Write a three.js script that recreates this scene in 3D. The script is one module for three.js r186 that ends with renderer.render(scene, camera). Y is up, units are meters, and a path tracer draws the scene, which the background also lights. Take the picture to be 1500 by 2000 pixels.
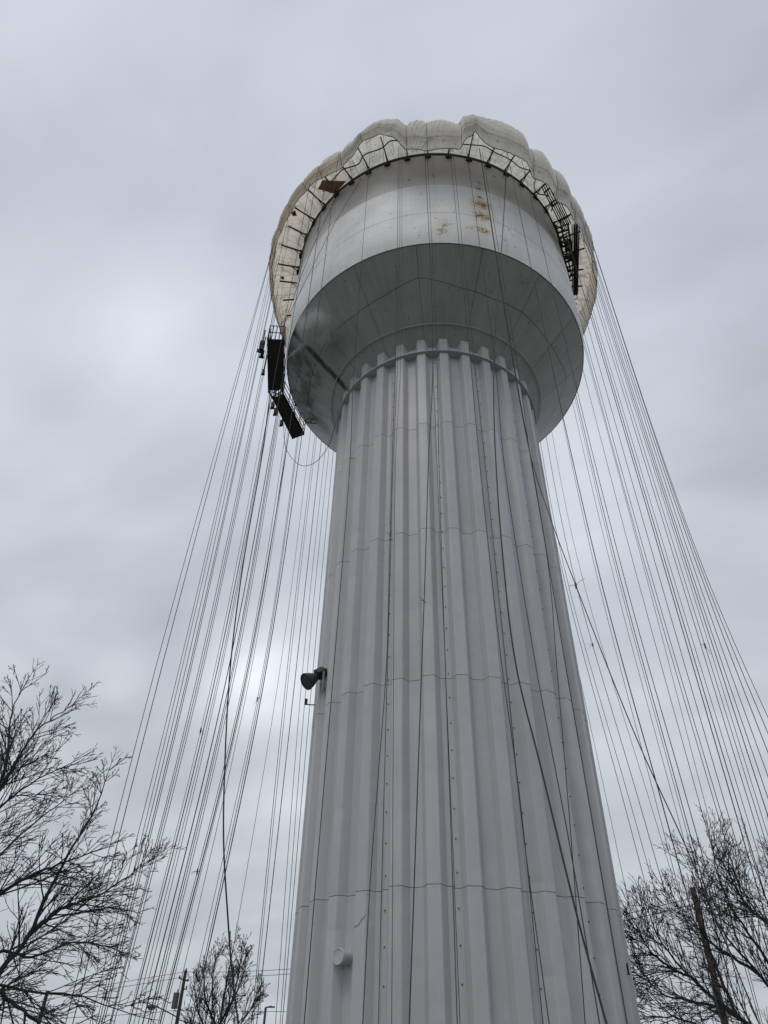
import * as THREE from 'three';
import { mergeGeometries } from 'three/addons/utils/BufferGeometryUtils.js';

// ---------------------------------------------------------------- camera
const scene = new THREE.Scene();
const CAM = { pitch: 0.70257, roll: -0.02535, yaw: 0.10255, fov: 72.253 };
const camera = new THREE.PerspectiveCamera(CAM.fov, 0.75, 0.1, 3000);
camera.position.set(0, 1.6, 24);
{
  const { pitch: p, roll, yaw } = CAM, c = Math.cos(roll), s = Math.sin(roll);
  const X = new THREE.Vector3(Math.cos(yaw), 0, -Math.sin(yaw));
  const Y = new THREE.Vector3(Math.sin(yaw) * Math.sin(p), Math.cos(p), Math.cos(yaw) * Math.sin(p));
  const right = X.clone().multiplyScalar(c).addScaledVector(Y, -s), up = X.clone().multiplyScalar(s).addScaledVector(Y, c);
  camera.quaternion.setFromRotationMatrix(new THREE.Matrix4().makeBasis(right, up, right.clone().cross(up)));
}
const renderer = new THREE.WebGLRenderer({ antialias: true });
renderer.setSize(768, 1024);
renderer.toneMapping = THREE.LinearToneMapping;
renderer.toneMappingExposure = 1.0;
renderer.shadowMap.enabled = true;

// ---------------------------------------------------------------- random numbers and noise
function mulberry(a) { return () => { a |= 0; a = a + 0x6D2B79F5 | 0; let t = Math.imul(a ^ a >>> 15, 1 | a); t = t + Math.imul(t ^ t >>> 7, 61 | t) ^ t; return ((t ^ t >>> 14) >>> 0) / 4294967296; }; }
function hash3(x, y, z) { let h = Math.imul(x, 374761393) + Math.imul(y, 668265263) + Math.imul(z, 2147483647 ^ 0x5bd1e995) | 0; h = Math.imul(h ^ h >>> 13, 1274126177); return ((h ^ h >>> 16) >>> 0) / 4294967296; }
const sm = (t) => t * t * (3 - 2 * t);
function noise3(x, y, z, px = 0) {            // value noise; px > 0 makes x wrap after px cells
  const xi = Math.floor(x), yi = Math.floor(y), zi = Math.floor(z); let u = x - xi, v = y - yi, w = z - zi;
  u = u * u * (3 - 2 * u); v = v * v * (3 - 2 * v); w = w * w * (3 - 2 * w);
  let x0 = xi, x1 = xi + 1; if (px) { x0 = ((x0 % px) + px) % px; x1 = ((x1 % px) + px) % px; }
  const a = hash3(x0, yi, zi), b = hash3(x0, yi + 1, zi), p = a + (hash3(x1, yi, zi) - a) * u, q = b + (hash3(x1, yi + 1, zi) - b) * u, r = p + (q - p) * v;
  if (w === 0) return r;
  const c = hash3(x0, yi, zi + 1), d = hash3(x0, yi + 1, zi + 1), s = c + (hash3(x1, yi, zi + 1) - c) * u, t = d + (hash3(x1, yi + 1, zi + 1) - d) * u;
  return r + (s + (t - s) * v - r) * w;
}
function fbm(x, y, z, oct, px = 0) { let s = 0, a = 0.5, t = 0; for (let o = 0; o < oct; o++) { s += a * noise3(x, y, z + o * 17, px); t += a; a *= 0.5; x *= 2; y *= 2; px *= 2; } return s / t; }
const clamp = (v, a = 0, b = 1) => Math.min(b, Math.max(a, v));
const sstep = (a, b, v) => sm(clamp((v - a) / (b - a)));

// ---------------------------------------------------------------- sky: an even overcast with soft cloud structure
const CLOUD_PATCHES = [[-0.272,0.45,-0.851,0.06,0.3],[-0.218,0.443,-0.87,0.08,0.2],[-0.419,0.416,-0.807,0.05,0.16],[-0.511,0.456,-0.728,0.06,0.17],[-0.364,0.775,-0.517,0.09,0.15],[-0.192,0.839,-0.51,0.12,0.08],[0.084,0.931,-0.354,0.2,0.06],[-0.189,0.342,-0.921,0.1,0.1],[0.191,0.628,-0.755,0.1,0.16],[0.18,0.692,-0.699,0.08,0.1],[0.224,0.845,-0.486,0.12,0.06],[-0.172,0.641,-0.748,0.1,0.05],[-0.489,0.626,-0.607,0.05,0.04],[0.331,0.7,-0.633,0.06,0.05],[0.248,0.448,-0.859,0.1,0.07],[-0.428,0.881,-0.202,0.12,0.06],[-0.393,0.861,-0.324,0.13,-0.08],[-0.462,0.818,-0.342,0.1,-0.07],[-0.284,0.606,-0.743,0.1,-0.1],[-0.492,0.677,-0.548,0.06,-0.09],[-0.379,0.679,-0.629,0.12,-0.06],[0.375,0.645,-0.666,0.1,-0.11],[0.399,0.502,-0.767,0.1,-0.08],[-0.279,0.494,-0.823,0.05,-0.09],[-0.369,0.495,-0.787,0.05,-0.08],[-0.481,0.364,-0.797,0.12,-0.07],[-0.301,0.09,-0.949,0.3,-0.05],[0.375,0.88,-0.291,0.2,-0.09],[0.378,0.791,-0.481,0.15,-0.07],[-0.401,0.333,-0.853,0.08,-0.05],[0.238,0.145,-0.96,0.25,-0.03],[-0.071,0.963,-0.258,0.2,-0.03],[-0.237,0.86,-0.452,0.08,-0.05]];
{
  const W = 1280, H = 640, data = new Float32Array(W * H * 4);
  for (let j = 0; j < H; j++) {
    const el = ((j + 0.5) / H - 0.5) * Math.PI, y = Math.sin(el), c = Math.cos(el);
    for (let i = 0; i < W; i++) {
      const az = ((i + 0.5) / W - 0.5) * 2 * Math.PI, x = c * Math.cos(az), z = c * Math.sin(az), o = (j * W + i) * 4;
      if (y < -0.02) { data[o] = 0.30; data[o + 1] = 0.31; data[o + 2] = 0.32; data[o + 3] = 1; continue; }
      const k = 1 / (Math.max(y, 0) + 0.22), u = x * k, v = z * k;
      const wx = fbm(u * 1.6 + 9, v * 1.6, 3, 3) - 0.5, wy = fbm(u * 1.6, v * 1.6 + 5, 8, 3) - 0.5;
      let n = 0.20 * (fbm(u * 1.3 + wx, v * 2.1 + wy, 1, 4) - 0.5) + 0.29 * (fbm(u * 3.2 + 1.5 * wx, v * 5.0 + 1.5 * wy, 2, 5) - 0.5);
      n += 0.17 * (fbm((u + 0.6 * v) * 3.2 + 2.2 * wx, (v - 0.6 * u) * 8.5 + 2.2 * wy, 5, 5) - 0.5);   // streaks
      n *= sstep(-0.02, 0.12, y);
      const warp = fbm(u * 3.5 + 3 * wx, v * 6 + 3 * wy, 33, 3) * 1.4 - 0.1;
      for (const [px, py, pz, s, a] of CLOUD_PATCHES) {
        const d2 = (2 - 2 * (x * px + y * py + z * pz)) * (0.55 + 0.9 * warp);
        if (d2 < 9 * s * s) n += a * Math.exp(-d2 / (s * s)) * (0.35 + 1.3 * (fbm(u * 5 + 2.5 * wx, v * 9 + 2.5 * wy, 21, 4)));
      }
      const b = Math.max(0.4, 1 + 1.0 * n), e = sstep(0, 0.9, y), w = clamp(0.5 - n * 1.6);   // dimmer parts of the cloud are bluer
      data[o] = b * (0.555 + 0.015 * e) * (1.01 - 0.03 * w);
      data[o + 1] = b * (0.592 + 0.018 * e);
      data[o + 2] = b * (0.635 + 0.05 * e) * (0.985 + 0.04 * w);
      data[o + 3] = 1;
    }
  }
  const sky = new THREE.DataTexture(data, W, H, THREE.RGBAFormat, THREE.FloatType);
  sky.mapping = THREE.EquirectangularReflectionMapping; sky.colorSpace = THREE.LinearSRGBColorSpace;
  sky.magFilter = sky.minFilter = THREE.LinearFilter; sky.needsUpdate = true;
  scene.background = sky; scene.environment = sky;
}
// the sun, spread wide by the cloud, high and a little behind the camera
const sun = new THREE.DirectionalLight(0xfff6ea, 0.8);
sun.position.set(-22, 92, 44); sun.target.position.set(0, 15, 0);
sun.castShadow = true; sun.shadow.radius = 40; sun.shadow.mapSize.set(2048, 2048);
Object.assign(sun.shadow.camera, { left: -70, right: 70, top: 70, bottom: -70, near: 1, far: 260 });
scene.add(sun, sun.target);

// measured positions, metres, tower axis at the origin
const ROPES_LEFT = [[[-8.71,39.6,4.1],[-9.25,12.25,4.34],[-9.25,2.93,4.34],[-9.25,0.05,4.34]],[[-8.74,39.6,4.02],[-9.12,12.33,4.19],[-9.14,2.94,4.2],[-9.14,0.05,4.2]],[[-8.73,39.6,3.76],[-8.72,12.55,3.76],[-8.88,2.97,3.83],[-8.92,0.05,3.85]],[[-8.85,39.6,3.22],[-8.85,12.84,3.22],[-8.96,3.01,3.27],[-9.0,0.05,3.28]],[[-8.87,39.6,2.86],[-8.87,13.03,2.86],[-9.04,3.04,2.94],[-9.09,0.05,2.96]],[[-7.61,39.6,5.61],[-7.61,11.54,5.61],[-7.8,2.85,5.69],[-7.86,0.05,5.72]],[[-9.39,39.6,1.15],[-9.39,13.95,1.15],[-9.63,3.15,1.25],[-9.7,0.05,1.28]],[[-9.3,39.6,0.6],[-9.3,14.24,0.6],[-9.67,3.19,0.75],[-9.78,0.05,0.79]],[[-9.31,39.6,0.36],[-9.31,14.36,0.36],[-9.73,3.2,0.53],[-9.85,0.05,0.58]],[[-9.67,39.6,-0.76],[-9.67,14.97,-0.76],[-10.1,3.28,-0.59],[-10.22,0.05,-0.54]],[[-9.45,39.6,-1.47],[-9.45,15.34,-1.47],[-9.96,3.33,-1.28],[-10.1,0.05,-1.22]],[[-6.22,39.6,7.04],[-6.22,10.74,7.04],[-6.59,2.75,7.18],[-6.72,0.05,7.23]],[[-9.32,39.6,-1.71],[-9.32,15.46,-1.71],[-9.86,3.35,-1.51],[-10.01,0.05,-1.46]],[[-9.43,39.6,-2.22],[-9.43,15.73,-2.22],[-9.92,3.39,-2.04],[-10.05,0.05,-1.99]],[[-5.62,39.6,7.86],[-5.62,10.3,7.86],[-6.01,2.7,8.0],[-6.15,0.05,8.05]],[[-9.19,39.6,-2.89],[-9.19,16.08,-2.89],[-9.84,3.44,-2.66],[-10.01,0.05,-2.6]],[[-9.06,39.6,-2.7],[-9.06,15.98,-2.7],[-9.69,3.43,-2.48],[-9.86,0.05,-2.42]],[[-9.04,39.6,-2.91],[-9.04,16.09,-2.91],[-9.68,3.44,-2.68],[-9.85,0.05,-2.62]],[[-8.83,39.6,-3.68],[-8.83,16.49,-3.68],[-9.76,3.49,-3.37],[-10.0,0.05,-3.29]],[[-5.13,39.6,7.78],[-5.13,10.32,7.78],[-5.68,2.71,7.97],[-5.87,0.05,8.03]],[[-8.73,39.6,-3.8],[-8.73,16.55,-3.8],[-9.66,3.5,-3.49],[-9.91,0.05,-3.41]],[[-8.62,39.6,-3.76],[-8.62,16.53,-3.76],[-9.38,3.51,-3.52],[-9.58,0.05,-3.45]],[[-8.38,39.6,-4.78],[-8.38,17.06,-4.78],[-9.23,3.58,-4.52],[-9.45,0.05,-4.46]],[[-8.21,39.6,-4.43],[-8.21,16.87,-4.43],[-8.95,3.56,-4.2],[-9.15,0.05,-4.14]],[[-4.44,39.6,8.48],[-4.44,9.94,8.48],[-4.85,2.67,8.6],[-5.0,0.05,8.64]],[[-7.82,39.6,-5.66],[-7.82,17.51,-5.66],[-8.31,3.67,-5.52],[-8.44,0.05,-5.49]],[[-7.48,39.6,-5.68],[-7.48,17.52,-5.68],[-7.26,3.7,-5.74],[-7.2,0.05,-5.75]],[[-7.48,39.6,-6.11],[-7.48,17.74,-6.11],[-7.3,3.73,-6.15],[-7.26,0.05,-6.16]],[[-7.22,39.6,-6.4],[-7.22,17.89,-6.4],[-7.23,3.75,-6.39],[-7.24,0.05,-6.39]],[[-6.87,39.6,-6.28],[-6.87,17.82,-6.28],[-6.54,3.75,-6.35],[-6.45,0.05,-6.37]],[[-6.75,39.6,-6.8],[-6.75,18.09,-6.8],[-6.48,3.79,-6.86],[-6.41,0.05,-6.87]],[[-6.45,39.6,-6.7],[-6.45,18.03,-6.7],[-6.37,3.78,-6.71],[-6.35,0.05,-6.72]]];
const ROPES_RIGHT = [[[6.16,39.6,-7.23],[6.16,24.07,-7.23],[6.58,10.87,-7.15],[6.93,0.05,-7.08]],[[6.36,39.6,-7.02],[6.36,23.91,-7.02],[7.22,10.77,-6.84],[7.91,0.05,-6.68]],[[6.45,39.6,-6.81],[6.45,23.75,-6.81],[7.42,10.7,-6.59],[8.22,0.05,-6.41]],[[6.79,39.6,-6.55],[6.79,23.54,-6.55],[7.72,10.62,-6.32],[8.48,0.05,-6.14]],[[7.16,39.6,-6.43],[7.16,23.45,-6.43],[8.12,10.57,-6.19],[8.92,0.05,-5.99]],[[7.68,39.6,-5.46],[7.68,22.71,-5.46],[8.09,10.32,-5.35],[8.43,0.05,-5.26]],[[4.14,39.6,8.4],[4.14,12.78,8.4],[4.4,6.22,8.47],[4.64,0.05,8.53]],[[8.29,39.6,-4.79],[8.29,22.2,-4.79],[8.58,10.13,-4.71],[8.81,0.05,-4.64]],[[8.38,39.6,-4.43],[8.38,21.93,-4.43],[8.65,10.02,-4.35],[8.88,0.05,-4.28]],[[8.5,39.6,-4.5],[8.5,21.98,-4.5],[8.77,10.04,-4.42],[9.0,0.05,-4.35]],[[4.87,39.6,8.03],[4.87,13.01,8.03],[5.04,6.33,8.08],[5.19,0.05,8.13]],[[8.87,39.6,-3.19],[8.87,21.01,-3.19],[9.0,9.66,-3.15],[9.11,0.05,-3.11]],[[9.18,39.6,-2.88],[9.18,20.77,-2.88],[9.1,9.59,-2.91],[9.03,0.05,-2.93]],[[9.15,39.6,-2.55],[9.15,20.53,-2.55],[9.3,9.46,-2.5],[9.43,0.05,-2.46]],[[9.21,39.6,-2.33],[9.21,20.37,-2.33],[9.35,9.4,-2.29],[9.47,0.05,-2.24]],[[9.26,39.6,-1.56],[9.26,19.81,-1.56],[9.3,9.18,-1.55],[9.34,0.05,-1.54]],[[6.5,39.6,6.66],[6.5,13.94,6.66],[6.49,6.75,6.65],[6.47,0.05,6.64]],[[9.59,39.6,-1.29],[9.59,19.59,-1.29],[9.61,9.1,-1.28],[9.64,0.05,-1.27]],[[9.33,39.6,-0.24],[9.33,18.84,-0.24],[9.37,8.78,-0.22],[9.4,0.05,-0.21]],[[9.63,39.6,-0.33],[9.63,18.9,-0.33],[9.61,8.82,-0.34],[9.58,0.05,-0.35]],[[9.43,39.6,0.52],[9.43,18.29,0.52],[9.42,8.56,0.51],[9.41,0.05,0.51]],[[9.68,39.6,0.3],[9.68,18.43,0.3],[9.63,8.63,0.29],[9.59,0.05,0.27]],[[7.55,39.6,5.7],[7.55,14.59,5.7],[7.57,7.02,5.71],[7.59,0.05,5.72]],[[9.63,39.6,0.88],[9.63,18.02,0.88],[9.73,8.44,0.92],[9.82,0.05,0.95]],[[9.33,39.6,1.92],[9.33,17.27,1.92],[9.5,8.12,2.0],[9.66,0.05,2.07]],[[8.63,39.6,3.71],[8.7,15.98,3.73],[8.96,7.57,3.85],[9.2,0.05,3.95]],[[9.17,39.6,2.85],[9.17,16.6,2.85],[9.59,7.81,3.04],[9.97,0.05,3.2]],[[8.77,39.6,3.83],[8.81,15.88,3.85],[9.36,7.49,4.1],[9.84,0.05,4.32]]];
const ROPES_FRONT = {"a":[[-2.86,39.6,8.11],[-2.86,21.44,8.11],[-2.77,17.35,8.09],[-2.81,10.09,8.1],[-2.86,5.34,8.11],[-2.88,3.13,8.11],[-2.91,0.05,8.12]],"b":[[-1.32,39.6,8.5],[-1.32,22.26,8.5],[-1.38,16.86,8.5],[-1.4,13.94,8.51],[-1.44,9.84,8.51],[-1.57,7.2,8.52],[-1.68,5.05,8.53],[-1.74,2.72,8.54],[-1.8,0.05,8.55]],"c":[[-1.23,39.6,8.61],[-1.23,21.81,8.61],[-1.34,16.74,8.62],[-1.37,12.85,8.62],[-1.4,9.78,8.63],[-1.44,5.03,8.63],[-1.45,2.71,8.63],[-1.47,0.05,8.63]],"d":[[-1.13,39.6,8.53],[-1.13,21.91,8.53],[-1.27,16.82,8.54],[-1.26,9.82,8.54],[-1.23,5.05,8.53],[-1.22,2.72,8.53],[-1.2,0.05,8.53]],"e":[[0.02,39.6,8.6],[0.02,22.0,8.6],[-0.26,16.69,8.6],[-0.37,14.07,8.6],[-0.48,11.61,8.61],[-0.57,9.76,8.61],[-0.79,5.03,8.62],[-0.9,2.72,8.63],[-1.03,0.05,8.63]],"f":[[0.15,39.6,8.6],[0.15,21.99,8.6],[0.06,16.67,8.6],[0.0,9.76,8.6],[-0.03,5.04,8.6],[-0.05,2.74,8.6],[-0.07,0.05,8.6]],"g":[[1.32,39.6,8.4],[1.32,21.85,8.4],[1.3,16.79,8.4],[1.37,9.82,8.4],[1.47,6.83,8.41],[1.47,2.77,8.41],[1.47,0.05,8.41]],"h":[[1.45,39.6,8.48],[1.45,21.73,8.48],[1.46,16.7,8.48],[1.46,9.78,8.48],[1.46,6.08,8.48],[1.57,2.76,8.49],[1.66,0.05,8.5]],"thick":[[4.3,39.6,6.89],[3.33,31.32,7.99],[2.24,22.54,7.8],[1.93,18.55,7.76],[1.75,13.36,7.74],[1.78,10.16,7.75],[2.08,7.55,7.78],[2.43,4.47,7.83],[2.67,2.82,7.87],[3.08,0.05,7.93]],"i":[[2.2,39.6,8.11],[2.2,21.56,8.11],[2.08,17.04,8.09],[2.22,9.96,8.11],[2.42,5.82,8.14],[2.5,2.8,8.15],[2.57,0.05,8.16]],"j":[[3.0,39.6,7.95],[3.0,21.12,7.95],[2.94,17.13,7.94],[2.94,12.89,7.94],[2.76,10.05,7.91],[2.54,6.44,7.87],[2.29,2.82,7.83],[2.1,0.05,7.81]],"k":[[2.87,39.6,8.11],[2.87,20.39,8.11],[2.92,16.96,8.12],[2.94,9.93,8.12],[2.99,2.81,8.13],[3.01,0.05,8.13]],"l":[[2.85,39.6,8.12],[2.85,19.85,8.12],[2.94,16.83,8.13],[3.2,14.42,8.18],[3.52,12.18,8.25],[4.19,7.86,8.42],[4.63,5.7,8.54],[4.85,4.34,8.61],[5.54,0.05,8.82]],"hoseleft":[[-8.58,30.2,0.6],[-8.09,24.24,1.41],[-8.05,18.41,1.39],[-7.85,13.82,1.32],[-7.41,9.63,1.17],[-7.12,7.69,1.08],[-6.71,5.81,0.96],[-6.35,4.29,0.85],[-6.03,3.23,0.77],[-5.06,0.05,0.51]],"loop":[[-8.24,30.0,-1.01],[-7.98,28.83,-0.74],[-7.53,26.7,-0.19],[-6.79,25.18,0.29],[-6.17,24.37,0.81],[-5.53,24.08,1.33],[-4.93,24.42,1.88],[-4.56,25.11,2.48],[-4.56,25.11,2.48]]};
const LIMBS = {"left":[[[-8.25,1.68,12.07],[-7.67,2.42,11.57],[-7.36,3.15,11.16],[-7.22,3.71,10.85],[-7.13,4.38,10.8],[-7.03,5.31,10.52],[-6.88,5.89,10.45],[-6.87,6.67,10.33]],[[-7.22,3.71,10.85],[-7.01,4.18,10.4],[-6.58,4.54,9.86],[-6.05,5.18,9.41]],[[-8.25,1.68,12.07],[-8.31,3.2,11.51],[-8.44,4.53,10.88],[-8.35,5.36,10.35],[-8.11,5.94,9.98],[-7.87,6.56,9.5]],[[-8.25,1.68,12.07],[-8.04,3.26,12.54],[-7.76,4.75,12.59],[-7.58,5.64,12.59],[-7.62,6.16,12.62],[-7.83,6.81,12.63],[-7.81,7.31,12.62]],[[-7.76,4.75,12.59],[-7.78,5.98,12.12],[-7.74,6.85,11.85],[-7.51,7.48,11.48]],[[-8.25,1.68,12.07],[-7.48,2.45,11.93],[-7.03,2.87,11.89],[-6.35,2.8,11.75],[-5.78,2.79,11.58],[-5.16,2.64,11.42]],[[-7.67,2.42,11.57],[-7.84,3.49,10.51],[-7.58,3.5,9.91],[-7.21,3.84,9.27],[-6.65,3.83,8.79]],[[-8.31,3.2,11.51],[-7.76,3.9,11.63],[-7.17,4.34,11.74],[-6.66,4.58,11.68],[-6.05,4.84,11.6]],[[-8.04,3.26,12.54],[-7.4,4.18,13.07],[-7.13,4.97,13.13],[-6.72,5.45,13.11],[-6.4,5.77,12.91]],[[-8.25,1.68,12.07],[-9.18,4.02,12.14],[-9.6,6.16,11.96],[-9.77,7.74,11.83],[-9.99,9.11,11.89]],[[-7.03,2.87,11.89],[-6.24,2.5,11.92],[-5.59,2.12,12.04]]],"right":[[[9.63,1.13,-1.22],[8.97,2.68,-1.47],[8.02,3.79,-1.78],[6.98,4.81,-2.08],[6.4,5.77,-2.23],[6.18,6.72,-2.28]],[[8.97,2.68,-1.47],[7.65,3.87,-1.37],[6.51,4.08,-1.17],[5.81,4.33,-1.34],[5.44,4.91,-1.42]],[[9.63,1.13,-1.22],[9.56,3.38,-1.68],[9.04,4.9,-2.08],[8.53,5.89,-2.46],[8.26,6.96,-2.75],[7.99,8.07,-2.84]],[[9.56,3.38,-1.68],[9.04,5.02,-1.02],[8.48,6.18,-0.9],[8.16,7.11,-0.69],[8.21,8.14,-0.67]],[[9.63,1.13,-1.22],[10.24,4.14,-2.06],[10.29,6.04,-2.47],[10.14,7.27,-2.74],[10.2,8.74,-2.94]],[[6.98,4.81,-2.08],[6.43,4.97,-1.81],[5.85,5.49,-1.74],[5.6,6.17,-1.7]],[[9.63,1.13,-1.22],[8.28,2.22,-0.65],[7.19,3.16,-0.46],[6.09,3.6,-0.45],[5.27,3.64,-0.44]],[[9.04,4.9,-2.08],[8.29,5.69,-2.95],[7.69,6.64,-3.44],[7.28,7.48,-3.76]],[[10.24,4.14,-2.06],[10.92,6.11,-2.86],[11.31,7.66,-3.14],[11.54,8.99,-3.26]],[[8.02,3.79,-1.78],[8.09,5.11,-2.81],[8.12,6.3,-3.21],[8.28,7.4,-3.37]],[[10.29,6.04,-2.47],[9.83,6.77,-3.28],[9.58,7.78,-3.69],[9.73,8.73,-3.85]],[[9.63,1.13,-1.22],[10.97,3.79,-0.67],[11.81,5.95,-0.28],[12.36,7.95,-0.0]]],"small":[[[-14.6,3.07,-29.03],[-14.91,5.31,-28.94],[-14.87,7.45,-28.95],[-14.78,8.85,-28.98],[-14.72,9.79,-28.99]],[[-14.6,3.07,-29.03],[-15.37,5.34,-29.43],[-15.85,6.95,-29.5],[-16.03,8.65,-29.66],[-15.85,9.53,-29.71]],[[-14.74,4.3,-28.99],[-14.42,5.94,-28.56],[-13.82,7.41,-28.51],[-13.7,8.5,-28.44]],[[-14.6,3.07,-29.03],[-15.76,5.02,-28.69],[-16.41,6.17,-28.49],[-16.73,7.09,-28.39]],[[-14.66,3.8,-29.01],[-13.81,5.38,-29.75],[-13.28,6.34,-29.99],[-13.04,7.17,-30.05]],[[-15.37,5.34,-29.43],[-15.97,6.69,-28.32],[-16.21,7.89,-28.14]],[[-14.91,5.31,-28.94],[-14.53,6.71,-29.77],[-14.44,8.43,-30.11],[-14.46,9.45,-30.1]],[[-14.66,3.8,-29.01],[-15.59,4.47,-27.91],[-16.37,5.06,-27.46]]]};
const POLES = {"poleL":[-22.18,9.77,-42.39],"poleR":[12.77,10.86,-19.15],"blue":[-17.86,8.35,-53.98],"poleFar":[-27.9,7.16,-31.37],"lamp":[-23.54,7.01,-39.79],"armbase":[-22.11,6.6,-42.42],"trans":[-22.21,7.7,-42.38],"blueTip":[-17.13,8.2,-53.12]};
const WIRES = [[[-22.18,9.66,-42.39],[-12.47,9.1,-35.94],[12.78,10.44,-19.15]],[[-22.18,9.31,-42.39],[-12.43,8.79,-35.91],[12.78,10.13,-19.15]],[[-22.17,7.1,-42.4],[-12.32,6.56,-35.85],[12.83,5.85,-19.13]],[[-22.18,9.66,-42.39],[-25.85,7.9,-35.32],[-27.9,6.87,-31.37]],[[-22.18,9.31,-42.39],[-25.81,7.63,-35.4],[-27.9,6.67,-31.37]],[[-22.17,7.1,-42.4],[-24.72,6.36,-37.49],[-27.9,5.6,-31.37]]];
const FITTINGS = {"flood":[-4.53,12.79,2.28],"vent":[-2.84,4.39,3.81],"hook":[4.31,4.39,2.11]};

// ---------------------------------------------------------------- helpers
const R = THREE.MathUtils.degToRad;
const V = (x, y, z) => new THREE.Vector3(x, y, z);
const polar = (azDeg, r, h) => V(r * Math.sin(R(azDeg)), h, r * Math.cos(R(azDeg)));   // azimuth 0 faces the camera, positive to its right
const names = {};
function numbered(n) { const k = names[n] = (names[n] || 0) + 1; return k === 1 ? n : `${n}_${String(k - 1).padStart(3, '0')}`; }
function shade(o) { o.castShadow = o.receiveShadow = true; return o; }
function tag(o, label, category, group, kind) {
  if (label) o.userData.label = label;
  if (category) o.userData.category = category;
  if (group) o.userData.group = group;
  if (kind) o.userData.kind = kind;
  return o;
}
function thing(name, label, category, group) { const g = new THREE.Group(); g.name = numbered(name); scene.add(g); return tag(g, label, category, group); }
function part(name, geo, mat, parent) { const m = shade(new THREE.Mesh(geo, mat)); m.name = parent ? name : numbered(name); (parent || scene).add(m); return m; }
function box(sx, sy, sz, at, q) { const g = new THREE.BoxGeometry(sx, sy, sz); if (q) g.applyQuaternion(q); return g.translate(at.x, at.y, at.z); }
function bar(a, b, w, h = w, round = 0) {       // a bar from a to b: square, or round with that many sides
  const d = b.clone().sub(a), l = d.length(), g = round ? new THREE.CylinderGeometry(w / 2, h / 2, l, round) : new THREE.BoxGeometry(w, l, h);
  return g.applyQuaternion(new THREE.Quaternion().setFromUnitVectors(V(0, 1, 0), d.normalize())).translate((a.x + b.x) / 2, (a.y + b.y) / 2, (a.z + b.z) / 2);
}
const merge = (list) => mergeGeometries(list.map((g) => (g.index ? g.toNonIndexed() : g)));
class Tubes {                                   // many tapered tubes in one geometry
  constructor() { this.p = []; this.n = []; this.i = []; this.c = 0; }
  add(pts, r0, r1, sides) {
    const m = pts.length, t = V(0, 0, 0), u = V(0, 0, 0), w = V(0, 0, 0);
    for (let k = 0; k < m; k++) {
      t.copy(pts[Math.min(k + 1, m - 1)]).sub(pts[Math.max(k - 1, 0)]).normalize();
      if (k === 0) u.set(Math.abs(t.y) > 0.9 ? 1 : 0, Math.abs(t.y) > 0.9 ? 0 : 1, 0);
      u.addScaledVector(t, -u.dot(t)).normalize(); w.crossVectors(t, u);
      const r = r0 + (r1 - r0) * k / (m - 1);
      for (let s = 0; s < sides; s++) {
        const a = s / sides * 2 * Math.PI, ca = Math.cos(a), sa = Math.sin(a), nx = u.x * ca + w.x * sa, ny = u.y * ca + w.y * sa, nz = u.z * ca + w.z * sa;
        this.p.push(pts[k].x + nx * r, pts[k].y + ny * r, pts[k].z + nz * r); this.n.push(nx, ny, nz);
        if (k) { const b = this.c + k * sides, s2 = (s + 1) % sides; this.i.push(b - sides + s, b - sides + s2, b + s, b - sides + s2, b + s2, b + s); }
      }
    }
    this.c += m * sides; return this;
  }
  build() {
    const g = new THREE.BufferGeometry();
    g.setAttribute('position', new THREE.Float32BufferAttribute(this.p, 3)); g.setAttribute('normal', new THREE.Float32BufferAttribute(this.n, 3));
    g.setAttribute('uv', new THREE.Float32BufferAttribute(new Float32Array(this.p.length / 3 * 2), 2)); g.setIndex(this.i); return g;
  }
}
const tube = (pts, r0, r1 = r0, sides = 6) => new Tubes().add(pts, r0, r1, sides).build();
const smooth = (list, n) => new THREE.CatmullRomCurve3(list.map((p) => (Array.isArray(p) ? V(...p) : p)), false, 'centripetal').getPoints(n);
// a grid sheet f(s, t) -> [position, u, v]
function sheet(ns, nt, f, flip) {
  const p = [], uv = [], idx = [];
  for (let j = 0; j <= nt; j++) for (let i = 0; i <= ns; i++) { const [v, a, b] = f(i / ns, j / nt, i, j); p.push(v.x, v.y, v.z); uv.push(a, b); }
  for (let j = 0; j < nt; j++) for (let i = 0; i < ns; i++) { const a = j * (ns + 1) + i, b = a + 1, c = a + ns + 1, d = c + 1; if (flip) idx.push(a, c, b, b, c, d); else idx.push(a, b, c, b, d, c); }
  const g = new THREE.BufferGeometry(); g.setAttribute('position', new THREE.Float32BufferAttribute(p, 3)); g.setAttribute('uv', new THREE.Float32BufferAttribute(uv, 2)); g.setIndex(idx); g.computeVertexNormals(); return g;
}
function texture(w, h, f, srgb = true) {        // f(u, v) -> linear-ish sRGB triple 0..1
  const d = new Uint8Array(w * h * 4);
  for (let j = 0; j < h; j++) for (let i = 0; i < w; i++) { const c = f((i + 0.5) / w, (j + 0.5) / h), o = (j * w + i) * 4; d[o] = clamp(c[0]) * 255; d[o + 1] = clamp(c[1]) * 255; d[o + 2] = clamp(c[2]) * 255; d[o + 3] = 255; }
  const t = new THREE.DataTexture(d, w, h); t.wrapS = t.wrapT = THREE.RepeatWrapping; t.magFilter = THREE.LinearFilter; t.minFilter = THREE.LinearMipmapLinearFilter; t.generateMipmaps = true;
  if (srgb) t.colorSpace = THREE.SRGBColorSpace; t.needsUpdate = true; return t;
}
const mat = (o) => new THREE.MeshStandardMaterial({ roughness: 0.7, metalness: 0, side: THREE.DoubleSide, ...o });
const lin = (r, g, b) => new THREE.Color().setRGB(r, g, b);
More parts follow.
